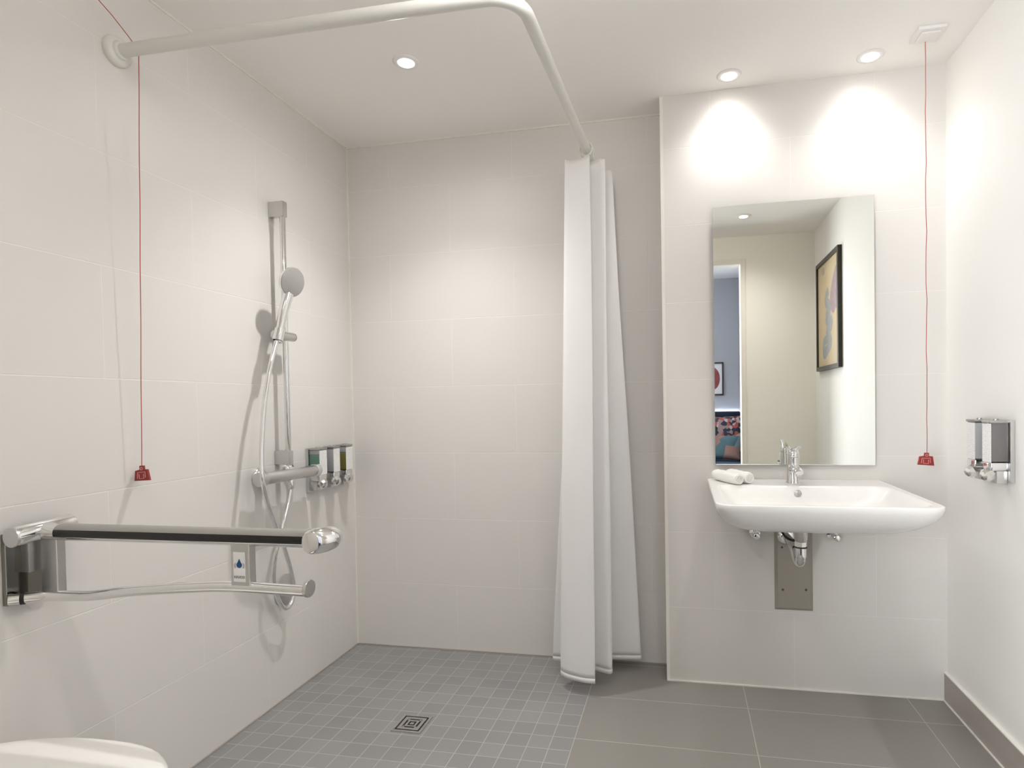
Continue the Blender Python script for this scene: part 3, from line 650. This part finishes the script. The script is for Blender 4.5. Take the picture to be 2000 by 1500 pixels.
b = N(); bl = [(-1.70, 1.95), (-1.73, 1.98), (-1.80, 1.93), (-1.87, 1.84), (-1.88, 1.74), (-1.80, 1.69), (-1.74, 1.72), (-1.70, 1.70), (-1.68, 1.80)]
flat(b, 'x', XR-0.0146, XR-0.014, [tuple(p[:2]) for p in catmull([(*p, 0) for p in bl], 4, True)]); obj('mauve_patch', b, mauve, pr_, smooth=False)
b = N(); cl = catmull([(-1.93, 1.86, 0), (-2.00, 1.80, 0), (-1.90, 1.74, 0), (-1.98, 1.68, 0), (-1.86, 1.64, 0), (-1.96, 1.58, 0), (-1.88, 1.52, 0), (-1.97, 1.47, 0), (-2.06, 1.45, 0), (-2.05, 1.53, 0), (-1.94, 1.54, 0)], 6)
tube(b, [(XR-0.0150, p.x, p.y) for p in cl], [0.043*(0.6+0.4*math.sin(0.4+i*0.045)) for i in range(len(cl))], 10)
for v in b.verts: v.co.x = XR-0.0142-(XR-0.0142-v.co.x)*0.02
obj('winding_figure', b, tangrey, pr_)
b = N()
for yy in (-2.09, -2.05): box(b, XR-0.0146, XR-0.014, yy-0.012, yy+0.012, 1.985, 2.03)
obj('small_marks', b, tangrey, pr_, smooth=False)

# ------------------------------------------------------------------ bedroom things in the mirror
t = thing('framed_picture', (1.90, BY, 1.2), 'black framed print with a red circle on the bedroom wall, seen in the mirror', 'picture')
x0, x1, z0, z1 = 1.765, 2.035, 1.205, 1.597; fr = 0.018
b = N()
for a_ in ((x0, x1, z0, z0+fr), (x0, x1, z1-fr, z1), (x0, x0+fr, z0+fr, z1-fr), (x1-fr, x1, z0+fr, z1-fr)): box(b, a_[0], a_[1], BY, BY+0.02, a_[2], a_[3])
obj('frame', b, M['frame'], t, smooth=False)
b = N(); box(b, x0+fr, x1-fr, BY, BY+0.008, z0+fr, z1-fr); pp = obj('print', b, M['paper'], t, smooth=False)
b = N(); flat(b, 'y', BY+0.008, BY+0.009, [(1.905+0.088*math.cos(a), 1.405+0.135*math.sin(a)) for a in [2*PI*i/40 for i in range(40)]]); obj('red_circle', b, mat('dark_red_print', (0.22, 0.04, 0.05), 0.6, var=0.5, bscale=25), pp, smooth=False)
t = thing('bed', (1.35, -4.0, 0), 'navy upholstered bed against the far bedroom wall, seen in the mirror', 'bed')
b = N(); box(b, 0.5, 2.21, -4.96, -4.86, 0, 1.017, 0.02, 3); obj('headboard', b, M['dnavy'], t)
b = N(); box(b, 0.6, 2.19, -4.86, -2.95, 0.25, 0.49, 0.05, 4); obj('mattress', b, M['navy'], t)
b = N(); box(b, 0.6, 2.19, -4.86, -2.95, 0.06, 0.25, 0.01); obj('bed_base', b, M['dnavy'], t)
for xx in (0.68, 2.10):
    for yy in (-4.75, -3.05): b = N(); box(b, xx-0.03, xx+0.03, yy-0.03, yy+0.03, 0, 0.06); obj('leg', b, M['frame'], t)
def patt(name, cols, scale, kind):
    mt = bpy.data.materials.new(name); mt.use_nodes = True; nt = mt.node_tree; b = nt.nodes['Principled BSDF']; b.inputs['Roughness'].default_value = 0.9
    tc = nt.nodes.new('ShaderNodeTexCoord')
    tx = nt.nodes.new('ShaderNodeTexVoronoi' if kind == 'v' else 'ShaderNodeTexWave'); tx.inputs['Scale'].default_value = scale
    nt.links.new(tc.outputs['Object'], tx.inputs['Vector'])
    cr = nt.nodes.new('ShaderNodeValToRGB'); cr.color_ramp.interpolation = 'CONSTANT'
    while len(cr.color_ramp.elements) < len(cols): cr.color_ramp.elements.new(0.5)
    for i, c in enumerate(cols): cr.color_ramp.elements[i].position = i/len(cols); cr.color_ramp.elements[i].color = (*c, 1)
    src = tx.outputs['Color']
    if kind == 'v': s_ = nt.nodes.new('ShaderNodeSeparateColor'); nt.links.new(src, s_.inputs[0]); src = s_.outputs[0]
    nt.links.new(src, cr.inputs[0]); nt.links.new(cr.outputs[0], b.inputs['Base Color']); return mt
def pillow(c, w_, h_, d_, tilt, mt, label, rz=0):
    b = N(); n = 20; G = {}
    for sd in (0, 1):
        for i in range(n+1):
            for j in range(n+1):
                u, v = i/n*2-1, j/n*2-1
                th = d_/2*((1-u**4)*(1-v**4))**0.5; pinch = 1-0.07*(u*u*v*v) if True else 1
                G[sd, i, j] = Vector((u*w_/2*(1-0.06*(1-u*u)*0-0.08*(1-v*v)*abs(u)*0), th*(1 if sd else -1), v*h_/2))*1
                G[sd, i, j].x *= (0.93+0.07*v*v); G[sd, i, j].z *= (0.93+0.07*u*u)
    R = Matrix.Translation(c) @ Matrix.Rotation(rz, 4, 'Z') @ Matrix.Rotation(tilt, 4, 'X')
    V = {k: b.verts.new(R @ p) for k, p in G.items()}
    for sd in (0, 1):
        for i in range(n):
            for j in range(n): b.faces.new((V[sd, i, j], V[sd, i+1, j], V[sd, i+1, j+1], V[sd, i, j+1]))
    return tag(obj('cushion', b, mt, angle=120), label, 'cushion')
pillow(Vector((1.98, -4.72, 0.75)), 0.50, 0.46, 0.16, 0.25, patt('red_white_pattern', [(0.02, 0.03, 0.05), (0.35, 0.08, 0.07), (0.02, 0.03, 0.05), (0.45, 0.38, 0.38), (0.30, 0.20, 0.20)], 26, 'v'), 'dark cushion with red and white pattern against the headboard, seen in the mirror')
pillow(Vector((1.96, -4.40, 0.635)), 0.44, 0.29, 0.13, 0.45, patt('teal_stripe_pattern', [(0.14, 0.20, 0.22), (0.22, 0.13, 0.11), (0.05, 0.10, 0.12), (0.20, 0.21, 0.23)], 6, 'v'), 'teal and blush striped cushion in front on the bed, seen in the mirror', 0.3)
b = N(); box(b, 0.55, 2.20, -4.99, -4.975, 1.00, 1.01)
tag(obj('led_strip', b, M['led'], smooth=False), 'glowing light strip hidden along the top of the bed headboard', 'light strip')
# added, unseen bedroom window on the far wall, left of the bed: its glowing pane sends fill light through the doorway
t = N(); wx0, wx1, wz0, wz1 = -1.42, 0.40, 0.10, 2.35
for a_ in ((wx0, wx1, wz0, wz0+0.06), (wx0, wx1, wz1-0.06, wz1), (wx0, wx0+0.06, wz0+0.06, wz1-0.06), (wx1-0.06, wx1, wz0+0.06, wz1-0.06), (-0.54, -0.48, wz0+0.06, wz1-0.06)): box(t, a_[0], a_[1], BY, BY+0.05, a_[2], a_[3], 0.003)
wn = struct('fill_window_1', t, M['door'])
b = N(); box(b, wx0+0.05, wx1-0.05, BY+0.004, BY+0.014, wz0+0.05, wz1-0.05); struct('fill_pane', b, emis('fill_daylight', (0.93, 0.96, 1.0), W_WINDOW_FILL), wn)
